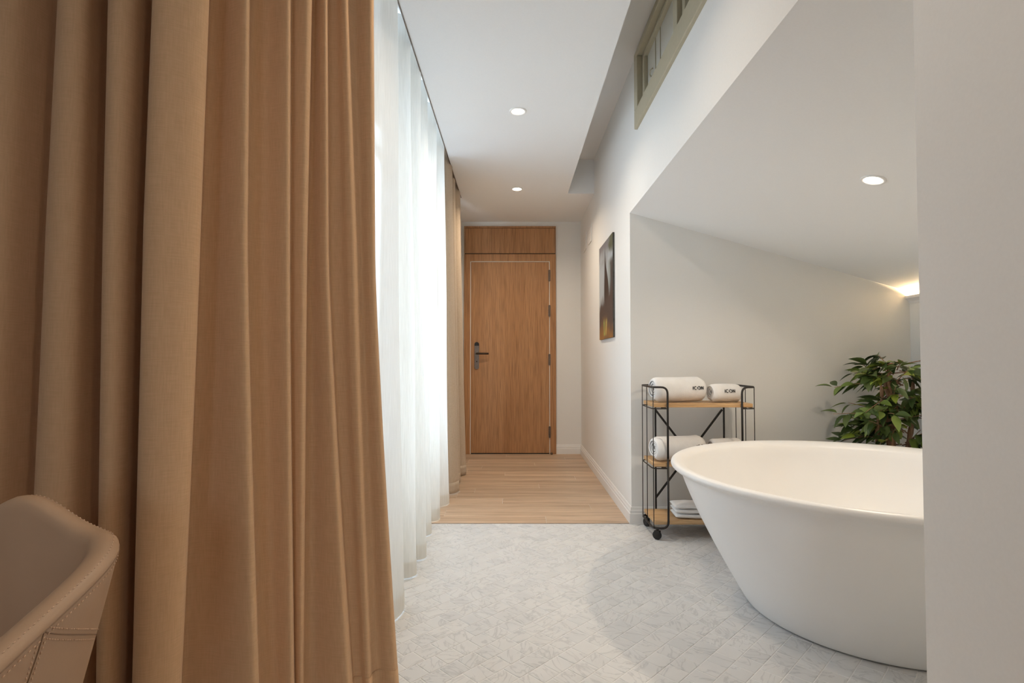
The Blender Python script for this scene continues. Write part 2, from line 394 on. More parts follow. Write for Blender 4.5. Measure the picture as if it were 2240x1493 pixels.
# internal window high on the right wall (painted frame, two sashes)
m = MB(); xf = XW - 0.018; xb = XW + 0.05; fw = 0.075
m.box(xf, xb, WY0, WY1, WWZ0, WWZ0 + 0.105); m.box(xf, xb, WY0, WY1, WWZ1 - 0.04, WWZ1)
m.box(xf, xb, WY1 - fw, WY1, WWZ0 + 0.105, WWZ1 - 0.04); m.box(xf, xb, WY0, WY0 + fw, WWZ0 + 0.105, WWZ1 - 0.04)
w4 = struct(m.build('window_4', M['winframe'], bevel=0.004))
mul = 2.365
box('mullion', XW - 0.008, xb, mul - 0.03, mul + 0.03, WWZ0 + 0.105, WWZ1 - 0.04, M['winframe'], w4, bevel=0.003)
for a, b in ((WY0 + fw, mul - 0.03), (mul + 0.03, WY1 - fw)):
    sm = MB(); s = 0.045; z0, z1 = WWZ0 + 0.105, WWZ1 - 0.04; g = 0.006
    sm.box(XW + 0.012, xb, a + g, a + s, z0 + g, z1 - g); sm.box(XW + 0.012, xb, b - s, b - g, z0 + g, z1 - g)
    sm.box(XW + 0.012, xb, a + s, b - s, z0 + g, z0 + 0.035); sm.box(XW + 0.012, xb, a + s, b - s, z1 - 0.03, z1 - g)
    so = sm.build('sash', M['winframe'], w4, bevel=0.003)
    box('window_pane', XW + 0.034, XW + 0.038, a + s, b - s, z0 + 0.035, z1 - 0.03, M['frost'], so)
    for k in (0.4, 0.62):
        yb = b - s - (b - a - 2 * s) * k * 0.75
        box('pane_reflection_line', XW + 0.030, XW + 0.034, yb - 0.0018, yb + 0.0018, z0 + 0.035, z1 - 0.03, M['winframe'], so)  # thin strip stands in for a mullion's reflection on the pane
    yh = b - s - 0.10
    MB().tube([(XW + 0.026, yh, 2.545), (XW + 0.016, yh - 0.012, 2.55), (XW + 0.016, yh - 0.03, 2.565), (XW + 0.026, yh - 0.04, 2.57)], 0.004, 8).build('latch', M['winframe'], so, True)
struct(box('wall_light_block', XW + 0.05, XW + 0.12, WY0 - 0.001, WY1 + 0.001, WWZ0 - 0.001, WWZ1 + 0.001, M['wall']))  # added unseen block behind the panes, keeps outside light from leaking in

# cornice and LED strip on the low wall of the niche
prof = [(0, 1.345), (0.006, 1.352), (0.008, 1.362), (0.018, 1.372), (0.028, 1.380), (0.030, 1.396), (0.020, 1.398), (0, 1.375)]
m = MB().sweep([(-o_, z) for o_, z in prof], [(XR, 0.92, 1, 0), (XR, YN, 1, 0)])
struct(m.build('trim_cornice', M['trim'], bevel=0.0))
led = box('led_strip', XR + 0.002, XR + 0.016, 0.95, YN - 0.03, 1.3755, 1.385, M['led'])
tag(led, 'glowing warm LED strip behind the cornice of the low niche wall', 'light strip')

# baseboards
BB = [(0, 0), (0.014, 0), (0.014, 0.060), (0.0105, 0.064), (0.0105, 0.078), (0.007, 0.084), (0.0045, 0.098), (0.002, 0.101), (0, 0.101)]
m = MB().sweep(BB, [(XW, YE, -1, -1), (XW, YN, -1, -1), (2.457, YN, 0, -1)])
struct(m.build('baseboard_right', M['trim']))
m = MB().sweep(BB, [(0.457, YE, 0, -1), (XW, YE, -1, -1)])
struct(m.build('baseboard_end', M['trim']))

# ------------------------------------------------------------------ floor
fl = struct(box('floor', -0.97, 2.60, 0.92, YE, -0.10, -0.0015, M['grout']))
struct(box('floor_front', -2.22, 2.60, -2.84, 0.92, -0.10, 0.0, M['plank']))
struct(box('floor_side', -2.22, -0.97, 0.92, 2.12, -0.10, 0.0, M['plank']))
# marble tiles laid diagonally in running bond
TP = 0.0735; TS = TP - 0.0030
def clip(poly, x0, x1, y0, y1):
    for ax, lim, sgn in ((0, x0, 1), (0, x1, -1), (1, y0, 1), (1, y1, -1)):
        out = []
        for i in range(len(poly)):
            p, q = poly[i], poly[(i + 1) % len(poly)]
            dp, dq = sgn * (p[ax] - lim), sgn * (q[ax] - lim)
            if dp >= 0: out.append(p)
            if (dp >= 0) != (dq >= 0):
                t = dp / (dp - dq); out.append((p[0] + t * (q[0] - p[0]), p[1] + t * (q[1] - p[1])))
        poly = out
        if len(poly) < 3: return []
    return poly
def tile_geo(mb, poly, dz=0.0):
    n = len(poly); cx = sum(p[0] for p in poly) / n; cy = sum(p[1] for p in poly) / n
    k = 1 - 0.0014 / 0.036
    top = [(cx + (x - cx) * k, cy + (y - cy) * k, dz) for x, y in poly]
    mid = [(x, y, dz - 0.0009) for x, y in poly]; bot = [(x, y, -0.0035) for x, y in poly]
    fs = [tuple(range(n))]
    for a in (0, n):
        for i in range(n): fs.append((a + i, a + n + i, a + n + (i + 1) % n, a + (i + 1) % n))
    mb.add(top + mid + bot, fs)
RX0, RX1, RY0, RY1 = -0.795, XR - 0.002, 0.93, YN - 0.008
c45 = math.sqrt(0.5); tiles = []
h = TS / 2
R_ = 60
for i in range(-R_, R_):                       # strips run along the (1,1) diagonal
    for j in range(-R_, R_):
        u = (j + (0.5 if i % 2 else 0.0)) * TP; v = i * TP
        cx, cy = 0.85 + (u - v) * c45, 2.2 + (u + v) * c45
        if not (RX0 - 0.06 < cx < RX1 + 0.06 and RY0 - 0.06 < cy < RY1 + 0.06): continue
        poly = [(cx + (a - b) * c45, cy + (a + b) * c45) for a, b in ((-h, -h), (h, -h), (h, h), (-h, h))]
        full = all(RX0 <= x <= RX1 and RY0 <= y <= RY1 for x, y in poly)
        if not full: poly = clip(poly, RX0, RX1, RY0, RY1)
        if len(poly) < 3: continue
        area = 0.5 * abs(sum(poly[k][0] * poly[(k + 1) % len(poly)][1] - poly[(k + 1) % len(poly)][0] * poly[k][1] for k in range(len(poly))))
        if area < 2e-5: continue
        inview = cy > 1.66 and cx > -0.45 and cx / cy < 0.80 and math.hypot(cx - 1.43, cy - 2.21) > 0.47 and not (cx > 1.43 and cy > 1.9) \
            and not (cx > 0.95 and cy > 2.21)
        tiles.append((cy if inview else 99, cx, cy, poly, full))
tiles.sort(key=lambda t: t[0])
mb = MB(); tile_geo(mb, [((a - b) * c45, (a + b) * c45) for a, b in ((-h, -h), (h, -h), (h, h), (-h, h))])
tile_me = mb.mesh('tile'); tile_me.materials.append(M['marble'])
rest = MB()
for k, (key, cx, cy, poly, full) in enumerate(tiles):
    dz = random.uniform(-0.0003, 0.0003)
    if k < 300 and key < 99:
        if full:
            o = bpy.data.objects.new('tile', tile_me); COL.objects.link(o); o.parent = fl; o.location = (cx, cy, dz)
        else:
            mb = MB(); tile_geo(mb, poly, dz); mb.build('tile', M['marble'], fl)
    else: tile_geo(rest, poly, dz)
o = rest.build('tile_field', M['marble'], fl); o['kind'] = 'stuff'
# oak planks of the corridor, running across
PW = 0.151; y = YN + 0.004; row = 0
box('edge_strip', -0.795, XW, YN - 0.005, YN - 0.001, -0.0035, 0.0004, M['metal'], fl)
offs = [0.10, -0.55, 0.42, -0.18, 0.66, -0.40]
while y < YE - 0.01:
    y1 = min(y + PW - 0.0016, YE - 0.002); xs = [-0.795]
    x = -0.795 + (offs[row % 6] + 0.9) % 1.18
    while x < XW - 0.05:
        if x > -0.7: xs.append(x)
        x += 1.18
    xs.append(XW - 0.001)
    for a, b in zip(xs[:-1], xs[1:]):
        mb = MB(); k = 0.0007
        mb.add([(a + k, y + k, 0), (b - k - 0.0015, y + k, 0), (b - k - 0.0015, y1 - k, 0), (a + k, y1 - k, 0), (a, y, -0.0007), (b - 0.0015, y, -0.0007), (b - 0.0015, y1, -0.0007), (a, y1, -0.0007),
                (a, y, -0.0035), (b - 0.0015, y, -0.0035), (b - 0.0015, y1, -0.0035), (a, y1, -0.0035)],
               [(0, 1, 2, 3)] + [(i, 4 + i, 4 + (i + 1) % 4, (i + 1) % 4) for i in range(4)] + [(4 + i, 8 + i, 8 + (i + 1) % 4, 4 + (i + 1) % 4) for i in range(4)])
        mb.build('plank', M['plank'], fl)
    y += PW; row += 1

# ------------------------------------------------------------------ door
YD = YE - 0.022       # face of the frame
d1 = struct(box('door_1', -0.454, 0.383, YD + 0.004, YE - 0.001, 0.012, 2.050, M['door'], bevel=0.001))
m = MB()
m.box(-0.528, -0.462, YD, YE, 0.001, 2.137); m.box(0.391, 0.456, YD, YE, 0.001, 2.137); m.box(-0.462, 0.391, YD, YE, 2.058, 2.137)
m.build('door_frame', M['door'], d1, bevel=0.002)
m = MB()
m.box(-0.528, -0.520, YD, YE, 2.146, 2.438); m.box(0.448, 0.456, YD, YE, 2.146, 2.438); m.box(-0.520, 0.448, YD, YE, 2.418, 2.438)
m.build('transom_frame', M['door'], d1, bevel=0.001)
box('transom_panel', -0.518, 0.446, YD + 0.004, YE - 0.001, 2.146, 2.415, M['door'], d1, bevel=0.0015)
box('transom_gap', -0.524, 0.452, YD + 0.010, YE - 0.001, 2.137, 2.146, M['dark'], d1)
m = MB(); m.box(-0.462, -0.4555, YD + 0.002, YE - 0.001, 0.004, 2.058); m.box(0.3845, 0.391, YD + 0.002, YE - 0.001, 0.004, 2.058); m.box(-0.4555, 0.3845, YD + 0.002, YE - 0.001, 2.0525, 2.058)
m.build('door_seal', M['seal'], d1)
box('threshold_gap', -0.452, 0.381, YD + 0.006, YE - 0.001, 0.001, 0.0115, M['dark'], d1)
def plate_poly(x0, x1, z0, z1, n=10):
    r = (x1 - x0) / 2; cx = (x0 + x1) / 2
    return [(cx + r * math.cos(a), z1 - r + r * math.sin(a)) for a in [PI * k / n for k in range(n + 1)]] + \
           [(cx + r * math.cos(a), z0 + r + r * math.sin(a)) for a in [PI + PI * k / n for k in range(n + 1)]]
def prism_y(poly, y0, y1):
    n = len(poly)
    return MB().add([(x, y0, z) for x, z in poly] + [(x, y1, z) for x, z in poly],
                    [tuple(range(n)), tuple(range(2 * n - 1, n - 1, -1))] + [(i, n + i, n + (i + 1) % n, (i + 1) % n) for i in range(n)])
hp = prism_y(plate_poly(-0.416, -0.366, 0.90, 1.192), YD - 0.006, YD + 0.004).build('handle_plate', M['metal'], d1, bevel=0.0015)
capz = [(x, z) for x, z in plate_poly(-0.4155, -0.3665, 0.90, 1.1915) if z > 1.165]; 
capz = capz + [(-0.4155, 1.152), (-0.3665, 1.152)]
prism_y(capz, YD - 0.012, YD - 0.006).build('card_reader_cap', M['rubber'], hp)
MB().tube([(-0.391, YD - 0.006, 1.068), (-0.391, YD - 0.045, 1.068), (-0.385, YD - 0.052, 1.068), (-0.33, YD - 0.053, 1.068), (-0.262, YD - 0.053, 1.068)], 0.0105, 12).build('door_lever', M['darkmetal'], hp, True)
MB().tube([(-0.391, YD - 0.0062, 0.985), (-0.391, YD - 0.010, 0.985)], 0.007, 12).build('keyhole', M['darkmetal'], hp, True)
for hz in (1.905, 1.527, 1.004, 0.235):
    m = MB().tube([(0.386, YD - 0.006, hz - 0.06), (0.386, YD - 0.006, hz + 0.06)], 0.008, 10)
    m.box(0.374, 0.398, YD - 0.003, YD + 0.004, hz - 0.058, hz + 0.058)
    m.build('hinge', M['metal'], d1)
ds = MB().lathe([(0.0, 0.0), (0.012, 0.0), (0.012, 0.014), (0.009, 0.020), (0.0, 0.021)], (0.405, YD - 0.025, 0.0005), 16).build('door_stop', M['metal'], None, True)
tag(ds, 'small round metal door stop on the floor at the door jamb', 'door stop')

# ------------------------------------------------------------------ lamps
def downlight(x, y, zc, label, power, rad=0.052, tilt=0.0, col=(1.0, 0.83, 0.64), spread=2.6, group=None):
    t = empty('downlight', (x, y, zc)); t.rotation_euler = (0, tilt, 0)
    tag(t, label, 'ceiling light', group)
    MB().lathe([(rad * 0.72, -0.0005), (rad * 0.74, -0.004), (rad * 0.95, -0.005), (rad, -0.003), (rad, 0.0)], (0, 0, 0), 40).build('trim_ring', M['lamptrim'], t, True)
    m = MB().lathe([(0.0005, -0.0012), (rad * 0.4, -0.0016), (rad * 0.73, -0.0012)], (0, 0, 0), 32)
    m.build('lens', M['lampglow'], t, True, fix=False)
    l = bpy.data.lights.new('downlight_lamp', 'AREA'); l.shape = 'DISK'; l.size = rad * 1.3; l.energy = power; l.color = col; l.spread = spread
    o = bpy.data.objects.new('downlight_lamp', l); COL.objects.link(o); o.parent = t; o.location = (0, 0, -0.008)
    return t
downlight(0.027, 3.207, HC, 'round recessed downlight in the corridor ceiling, nearer the viewer', 4.5)
downlight(0.032, 4.684, HC, 'round recessed downlight in the corridor ceiling, nearer the wooden door', 7.5)
downlight(1.43, 2.134, slope_z(1.43), 'round recessed downlight in the sloping ceiling above the bathtub', 5.2, tilt=math.atan(SLK), rad=0.045)
# row goes on at same spacing; last two lamps are added, unseen fill light
for y, p, lab in ((1.73, 3.8, 'recessed downlight in the corridor ceiling beside the near drape, above the frame'),
                  (0.25, 3.2, 'added unseen recessed downlight for fill in the ceiling above the viewer'),
                  (-1.22, 2.0, 'added unseen recessed downlight for fill in the ceiling behind the viewer')):
    downlight(0.03, y, HC, lab, p, group='downlights of the corridor row')

# ------------------------------------------------------------------ curtains
def cloth(name, plan, z0, z1, nz, off, mat, sub, thick, parent=None):
    """plan: control points (x, y, ...); off(p, z) -> (x, y)"""
    P = catmull(plan, sub); vs = []; fs = []; n = len(P); S = [0.0]
    for a, b in zip(P[:-1], P[1:]): S.append(S[-1] + math.hypot(b[0] - a[0], b[1] - a[1]))
    zs = [z0 + (z1 - z0) * k / nz for k in range(nz + 1)]
    uvs = []
    for z in zs:
        for i, p in enumerate(P):
            x, y = off(p, z); vs.append((x, y, z)); uvs.append((S[i], z))
    for k in range(nz):
        for i in range(n - 1): fs.append((k * n + i, k * n + i + 1, (k + 1) * n + i + 1, (k + 1) * n + i))
    me = bpy.data.meshes.new(name); me.from_pydata(vs, [], fs); me.update()
    ul = me.uv_layers.new(name='UVMap')
    for lp in me.loops: ul.data[lp.index].uv = uvs[lp.vertex_index]
    o = link(name, me, mat, parent, True)
    if thick:
        md = o.modifiers.new('thickness', 'SOLIDIFY'); md.thickness = thick; md.offset = 0
    return o
DRAPE = [
    (-1.5587,1.298,0.0055,-0.0055), (-1.4454,1.243,0.0066,-0.0073), (-1.3861,1.251,0.0085,-0.0103), (-1.3915,1.316,0.0108,-0.0137),
    (-1.3619,1.325,0.012,-0.0155), (-1.2996,1.249,0.0108,-0.0139), (-1.2269,1.229,0.0121,-0.0159), (-1.1818,1.247,0.0141,-0.0188),
    (-1.1706,1.305,0.0165,-0.0226), (-1.1654,1.35,0.0175,-0.0238), (-1.1341,1.324,0.0161,-0.0214), (-1.0801,1.245,0.0168,-0.0231),
    (-1.033,1.218,0.0136,-0.0174), (-1.0008,1.238,0.008,-0.0067), (-1.0102,1.304,0.0032,0.0027), (-1.0083,1.341,0.0027,0.0051),
    (-0.9731,1.3,0.0031,0.0044), (-0.9302,1.222,0.001,0.0062), (-0.8942,1.2,0.0034,0.0035), (-0.8773,1.226,0.0079,-0.0013),
    (-0.8926,1.293,0.0124,-0.0058), (-0.8963,1.331,0.0135,-0.0095), (-0.8587,1.28,0.013,-0.0096), (-0.8178,1.192,0.0121,-0.006),
    (-0.783,1.17,0.0118,-0.0091), (-0.7449,1.188,0.012,-0.0174), (-0.722,1.217,0.0123,-0.0245), (-0.7255,1.246,0.0126,-0.0273),
    (-0.755,1.291,0.0131,-0.0278), (-0.7677,1.328,0.0126,-0.0258), (-0.7384,1.34,0.0075,-0.0045), (-0.69,1.323,0.0018,0.0189),
    (-0.6618,1.318,-0.0019,0.0341), (-0.6617,1.338,-0.0034,0.0406), (-0.6834,1.375,-0.003,0.0397), (-0.6851,1.412,-0.0037,0.0404),
    (-0.6539,1.427,-0.0042,0.0333), (-0.6115,1.418,-0.0046,0.0257), (-0.5956,1.42,-0.0047,0.0225), (-0.5999,1.442,-0.0049,0.0219),
    (-0.6066,1.467,-0.0042,0.0207), (-0.5905,1.464,-0.001,0.0144), (-0.5716,1.463,0.0029,0.0066), (-0.569,1.482,0.005,0.0025),
    (-0.5813,1.514,0.0051,0.0026), (-0.5731,1.533,0.0016,0.0181), (-0.5415,1.517,-0.0043,0.0435), (-0.5255,1.515,-0.0078,0.0588),
    (-0.5289,1.54,-0.0091,0.065), (-0.5299,1.566,-0.0107,0.064), (-0.5011,1.571,-0.0165,0.0561), (-0.4782,1.561,-0.0201,0.0505),
    (-0.463,1.563,-0.0231,0.0463), (-0.4591,1.586,-0.0254,0.0442), (-0.451,1.605,-0.0211,0.0493), (-0.4269,1.596,-0.0136,0.0564),
    (-0.4148,1.601,-0.009,0.0612), (-0.4195,1.63,-0.0083,0.0633), (-0.4431,1.667,-0.0133,0.0599)]
def drape_off(p, z):
    x, y, rt, rb = p
    if z > 1.3: return (x + rt * min(1.25, (z - 1.3) / 0.6), y)
    w = ((1.3 - z) / 1.05) ** 1.2
    return (x + rb * w, y)
dr = cloth('drape_curtain', DRAPE, 0.012, 2.60, 40, drape_off, M['drape'], 6, 0.003)
tag(dr, 'large tan woven drape hanging in deep folds in the left foreground', 'curtain', 'floor-length curtains')
hem = cloth('hem', DRAPE, 0.008, 0.10, 3, lambda p, z: (drape_off(p, z)[0] + 0.0022, p[1] - 0.0022), M['drape'], 6, 0.001, dr)

SHEER = [(-0.53, 1.78), (-0.56, 1.88), (-0.53, 1.98), (-0.475, 2.07), (-0.452, 2.16), (-0.455, 2.235), (-0.50, 2.28), (-0.565, 2.33), (-0.58, 2.42), (-0.54, 2.48), (-0.475, 2.51), (-0.455, 2.555), (-0.49, 2.60),
         (-0.555, 2.64), (-0.53, 2.70), (-0.462, 2.73), (-0.452, 2.785), (-0.50, 2.83), (-0.57, 2.88), (-0.585, 2.98), (-0.55, 3.06), (-0.49, 3.10), (-0.475, 3.16), (-0.52, 3.21), (-0.56, 3.29),
         (-0.525, 3.36), (-0.475, 3.40), (-0.47, 3.47), (-0.53, 3.52), (-0.565, 3.60), (-0.53, 3.68), (-0.475, 3.74), (-0.455, 3.81), (-0.48, 3.855), (-0.53, 3.885)]
def sheer_off(p, z):
    k = max(0.0, min(1.0, 1 - z / 2.5))            # 1 at the floor
    c = -0.536 + 0.014 * k; a = 0.80 + 0.42 * k ** 1.5
    return (c + (p[0] + 0.515) * a + 0.004 * math.sin(z * 3 + p[1] * 9), p[1] + 0.008 * math.sin(z * 2.2 + p[1] * 5))
sh = cloth('sheer_curtain', SHEER, 0.005, 2.62, 30, sheer_off, M['sheer'], 8, 0)
tag(sh, 'long white translucent sheer curtain glowing with daylight along the left side', 'curtain', 'floor-length curtains')
cloth('hem', SHEER, 0.004, 0.075, 3, lambda p, z: (sheer_off(p, z)[0] + 0.0015, sheer_off(p, z)[1]), M['sheer'], 8, 0, sh)
FAR = [(-0.55, 3.90), (-0.57, 3.96), (-0.53, 4.02), (-0.46, 4.04), (-0.425, 4.10), (-0.42, 4.16), (-0.46, 4.20), (-0.54, 4.23), (-0.56, 4.30), (-0.52, 4.36), (-0.45, 4.39), (-0.435, 4.45), (-0.47, 4.50),
       (-0.55, 4.53), (-0.56, 4.60), (-0.51, 4.66), (-0.44, 4.70), (-0.42, 4.76), (-0.43, 4.82), (-0.49, 4.86)]
def far_off(p, z):
    k = max(0.0, min(1.0, 1 - z / 2.5)); c = -0.525 + 0.01 * k; a = 0.55 + 0.55 * k ** 1.3
    return (c + (p[0] + 0.51) * a, p[1])
fd = cloth('drape_curtain', FAR, 0.012, 2.60, 26, far_off, M['drape_light'], 6, 0.003)
tag(fd, 'narrow gathered pale tan drape at the far end of the sheer curtain, beside the door', 'curtain', 'floor-length curtains')
cloth('hem', FAR, 0.010, 0.09, 3, lambda p, z: (far_off(p, z)[0] + 0.002, p[1] - 0.001), M['drape_light'], 6, 0.001, fd)
for nm, x, a, b, lab in (('curtain_track', -0.525, 1.78, 4.88, 'slim white curtain track in the ceiling recess above the sheer curtain'),):
    m = MB().box(x - 0.012, x + 0.012, a, b, 2.635, 2.659)
    tag(m.build(nm, M['trim']), lab, 'curtain track')

# ------------------------------------------------------------------ bathtub
tub = empty('bathtub', (1.43, 2.21, 0))
tag(tub, 'round freestanding matte white bathtub with a rolled rim on the marble tiles', 'bathtub')
def eas(t): return t
prof = [(0.0005, 0.004), (0.455, 0.004), (0.464, 0.008), (0.470, 0.016)]
for k in range(1, 21):
    t = k / 20; z = 0.016 + (0.517 - 0.016) * t
    r = 0.470 + (0.718 - 0.470) * (1 - (1 - t) ** 1.35) * 0.55 + (0.718 - 0.470) * t * 0.45
    prof.append((r, z))
prof += [(0.726, 0.524), (0.741, 0.531), (0.752, 0.538), (0.7585, 0.544), (0.7605, 0.550), (0.758, 0.5575), (0.752, 0.5625), (0.744, 0.5645), (0.732, 0.5635), (0.716, 0.5575), (0.703, 0.548), (0.694, 0.536)]
for k in range(1, 15):
    t = k / 14; z = 0.536 - (0.536 - 0.12) * t; r = 0.694 - 0.227 * t ** 1.7
    prof.append((r, z))
prof += [(0.440, 0.098), (0.38, 0.086), (0.2, 0.080), (0.0005, 0.078)]
MB().lathe(prof, (0, 0, 0), 128).build('tub_shell', M['tub'], tub, True)
MB().lathe([(0.0005, 0.0825), (0.024, 0.0825), (0.028, 0.0805), (0.030, 0.078)], (0, 0, 0), 28).build('drain_cover', M['lamptrim'], tub, True)

# ------------------------------------------------------------------ rolling cart
CX0, CX1, CY0, CY1 = 0.778, 1.353, 3.035, 3.300
PL, PR = 0.862, 1.278
cart = empty('rolling_cart', ((CX0 + CX1) / 2, (CY0 + CY1) / 2, 0))
tag(cart, 'black wire folding cart on casters with three oak shelves', 'cart')
ox, oy = cart.location.x, cart.location.y
def loc(p): return (p[0] - ox, p[1] - oy, p[2])
def rounded(pts, r, n=5):
    P = [Vector(p) for p in pts]; out = [P[0]]
    for i in range(1, len(P) - 1):
        a = (P[i - 1] - P[i]); b = (P[i + 1] - P[i]); ra = min(r, a.length * 0.48); rb = min(r, b.length * 0.48)
        A = P[i] + a.normalized() * ra; B = P[i] + b.normalized() * rb
        for k in range(n + 1):
            t = k / n; out.append(A * (1 - t) ** 2 + P[i] * 2 * t * (1 - t) + B * t * t)
    out.append(P[-1]); return out
ZT, ZB = 0.848, 0.066
for xe, xp in ((CX0, PL), (CX1, PR)):
    # closed tube loop: front post, top rail round the end, rear post, bottom rail back
    loop = [(xp, CY0, 0.45), (xp, CY0, ZT), (xe, CY0, ZT), (xe, CY1, ZT), (xp, CY1, ZT), (xp, CY1, ZB), (xe, CY1, ZB), (xe, CY0, ZB), (xp, CY0, ZB), (xp, CY0, 0.449)]
    MB().tube([loc(p) for p in rounded(loop, 0.038, 6)], 0.0058, 10).build('end_frame', M['black'], cart, True)
    for zz in (0.728, 0.396):
        hoop = [(xp, CY0, zz), (xe, CY0, zz), (xe, CY1, zz), (xp, CY1, zz)]
        MB().tube([loc(p) for p in rounded(hoop, 0.03, 6)], 0.0032, 8).build('hoop', M['black'], cart, True)
    for yy in (CY0 + 0.006, (CY0 + CY1) / 2, CY1 - 0.006):
        xo = xe + (0.004 if xe == CX0 else -0.004) * (yy != (CY0 + CY1) / 2)
        MB().tube([loc((xo, yy, ZB)), loc((xo, yy, ZT))], 0.0024, 8).build('wire', M['black'], cart, True)
    for yy in (CY0 + 0.012, CY1 - 0.012):
        xs = xe + (0.026 if xe == CX0 else -0.026)
        c = MB().tube([(0, 0, 0.062), (0, 0, 0.046)], 0.0075, 12)
        c.box(-0.0115, -0.008, -0.014, 0.016, 0.018, 0.050); c.box(0.008, 0.0115, -0.014, 0.016, 0.018, 0.050); c.box(-0.0115, 0.0115, -0.014, 0.016, 0.046, 0.051)
        co = c.build('caster', M['black'], cart, bevel=0.002); co.location = loc((xs, yy, 0)); co.rotation_euler = (0, 0, 0.9 if yy < 3.1 else 0.5)
        MB().tube([(-0.0075, 0.003, 0.0252), (-0.0055, 0.003, 0.0252), (0.0055, 0.003, 0.0252), (0.0075, 0.003, 0.0252)], [0.022, 0.0248, 0.0248, 0.022], 24).build('wheel', M['rubber'], co, True)
for zz in (0.734, 0.402, 0.083):
    s_ = box('shelf', CX0 + 0.010 - ox, CX1 - 0.010 - ox, CY0 + 0.008 - oy, CY1 - 0.008 - oy, zz, zz + 0.022, M['shelfwood'], cart, bevel=0.004)
    if zz > 0.2:
        for xk in (PL - 0.02, PR + 0.016):
            box('shelf_latch', xk - 0.013 - ox, xk + 0.013 - ox, CY0 + 0.004 - oy, CY0 + 0.02 - oy, zz - 0.009, zz, M['black'], s_, bevel=0.002)
for a, b in (((PL, 0.700), (PR - 0.012, 0.172)), ((PL, 0.172), (PR - 0.012, 0.700))):
    dy = 0.004 if a[1] > 0.5 else -0.004
    p = Vector((a[0], CY1 + dy, a[1])); q = Vector((b[0], CY1 + dy, b[1])); t = (q - p).normalized(); n_ = Vector((t.z, 0, -t.x)) * 0.006; w_ = Vector((0, 0.0025, 0))
    V = [p + n_ - w_, p - n_ - w_, q - n_ - w_, q + n_ - w_, p + n_ + w_, p - n_ + w_, q - n_ + w_, q + n_ + w_]
    MB().add([loc(v) for v in V], [(0, 3, 2, 1), (4, 5, 6, 7), (0, 1, 5, 4), (1, 2, 6, 5), (2, 3, 7, 6), (3, 0, 4, 7)]).build('brace', M['black'], cart)

# ------------------------------------------------------------------ towels
def towel_roll(x0, x1, yc, zb, R, label, rot=0.0, tilt=0.0, text=None, squash=0.94, seed=0):
    rnd = random.Random(seed); L = x1 - x0
    t = empty('rolled_towel', ((x0 + x1) / 2, yc, zb)); t.rotation_euler = (0, -tilt, rot)
    tag(t, label, 'towel', 'white towels on the cart')
    turns = 3.4; th = 0.011; N = 110; gap = (R - 0.012) / turns
    prof = []                                     # closed section of the wound cloth: outer side out, inner side back
    outer = []; inner = []
    a0 = -PI * 0.62                               # loose edge ends underneath, in front
    for k in range(N + 1):
        f = k / N; a = a0 - 2 * PI * turns * (1 - f); r = 0.012 + (R - 0.012) * f ** 0.92
        rr = min(th, gap * 0.80) 
        outer.append((r, a)); inner.append((max(0.003, r - rr), a))
    sec = outer + inner[::-1]
    m = MB(); vs = []; fs = []; n = len(sec); st = [-0.5, -0.485, -0.455, -0.40, -0.25, 0, 0.25, 0.40, 0.455, 0.485, 0.5]
    wob = [rnd.uniform(-1, 1) for _ in st]
    for si, s in enumerate(st):
        e = (abs(s) - 0.40) / 0.10
        k = 1.0 if e <= 0 else 1 - 0.24 * e * e
        for (r, a) in sec:
            bul = 1 + 0.012 * math.sin(3 * a + s * 9 + seed)
            x = s * L + (0.016 * (R - r) / R * (1 if s < 0 else -1) * max(0, e))
            y = r * k * bul * math.cos(a); z = R * squash + r * k * bul * math.sin(a) * squash + 0.002 * wob[si]
            if z < 0.0012: z = 0.0012
            vs.append((x, y, z))
    for i in range(len(st) - 1):
        for j in range(n): fs.append((i * n + j, (i + 1) * n + j, (i + 1) * n + (j + 1) % n, i * n + (j + 1) % n))
    h_ = len(outer)
    for base in (0, (len(st) - 1) * n):
        for j in range(h_ - 1): fs.append((base + j, base + j + 1, base + n - 2 - j, base + n - 1 - j))
    m.add(vs, fs); m.build('terry_roll', M['towel'], t, True)
    if text:
        u0, ang, size = text
        LET = {'I': [[(0, 0), (0.05, 0.7)]], 'C': [[(0.30 + 0.30 * math.cos(a), 0.35 + 0.35 * math.sin(a)) for a in [0.95 + (2 * PI - 1.9) * k / 10 for k in range(11)]]],
               'O': [[(0.33 + 0.33 * math.cos(a), 0.35 + 0.35 * math.sin(a)) for a in [-1.9 + 3.9 * k / 10 for k in range(11)]],
                     [(0.33 + 0.33 * math.cos(a), 0.35 + 0.35 * math.sin(a)) for a in [2.4 + 1.6 * k / 6 for k in range(7)]]],
               'N': [[(0, 0), (0.04, 0.7)], [(0.04, 0.7), (0.42, 0.0)], [(0.42, 0.0), (0.46, 0.7)]]}
        ADV = {'I': 0.28, 'C': 0.78, 'O': 0.88, 'N': 0.6}
        m = MB(); cu = u0
        for ch in 'ICON':
            for line in LET[ch]:
                pts = []
                for (p, q) in line:
                    u = cu + p * size; v = q * size
                    a = ang - v / R                # v goes up round the front of the roll
                    bul = 1 + 0.012 * math.sin(3 * a + u / L * 9 + seed)
                    rr = (R * bul + 0.0012); pts.append((u, rr * math.cos(a), R * squash + rr * math.sin(a) * squash))
                m.tube(pts, size * 0.075, 6)
            cu += ADV[ch] * size
        m.build('embroidered_name', M['ink'], t)
    return t
SZ1, SZ2, SZ3 = 0.756, 0.424, 0.105
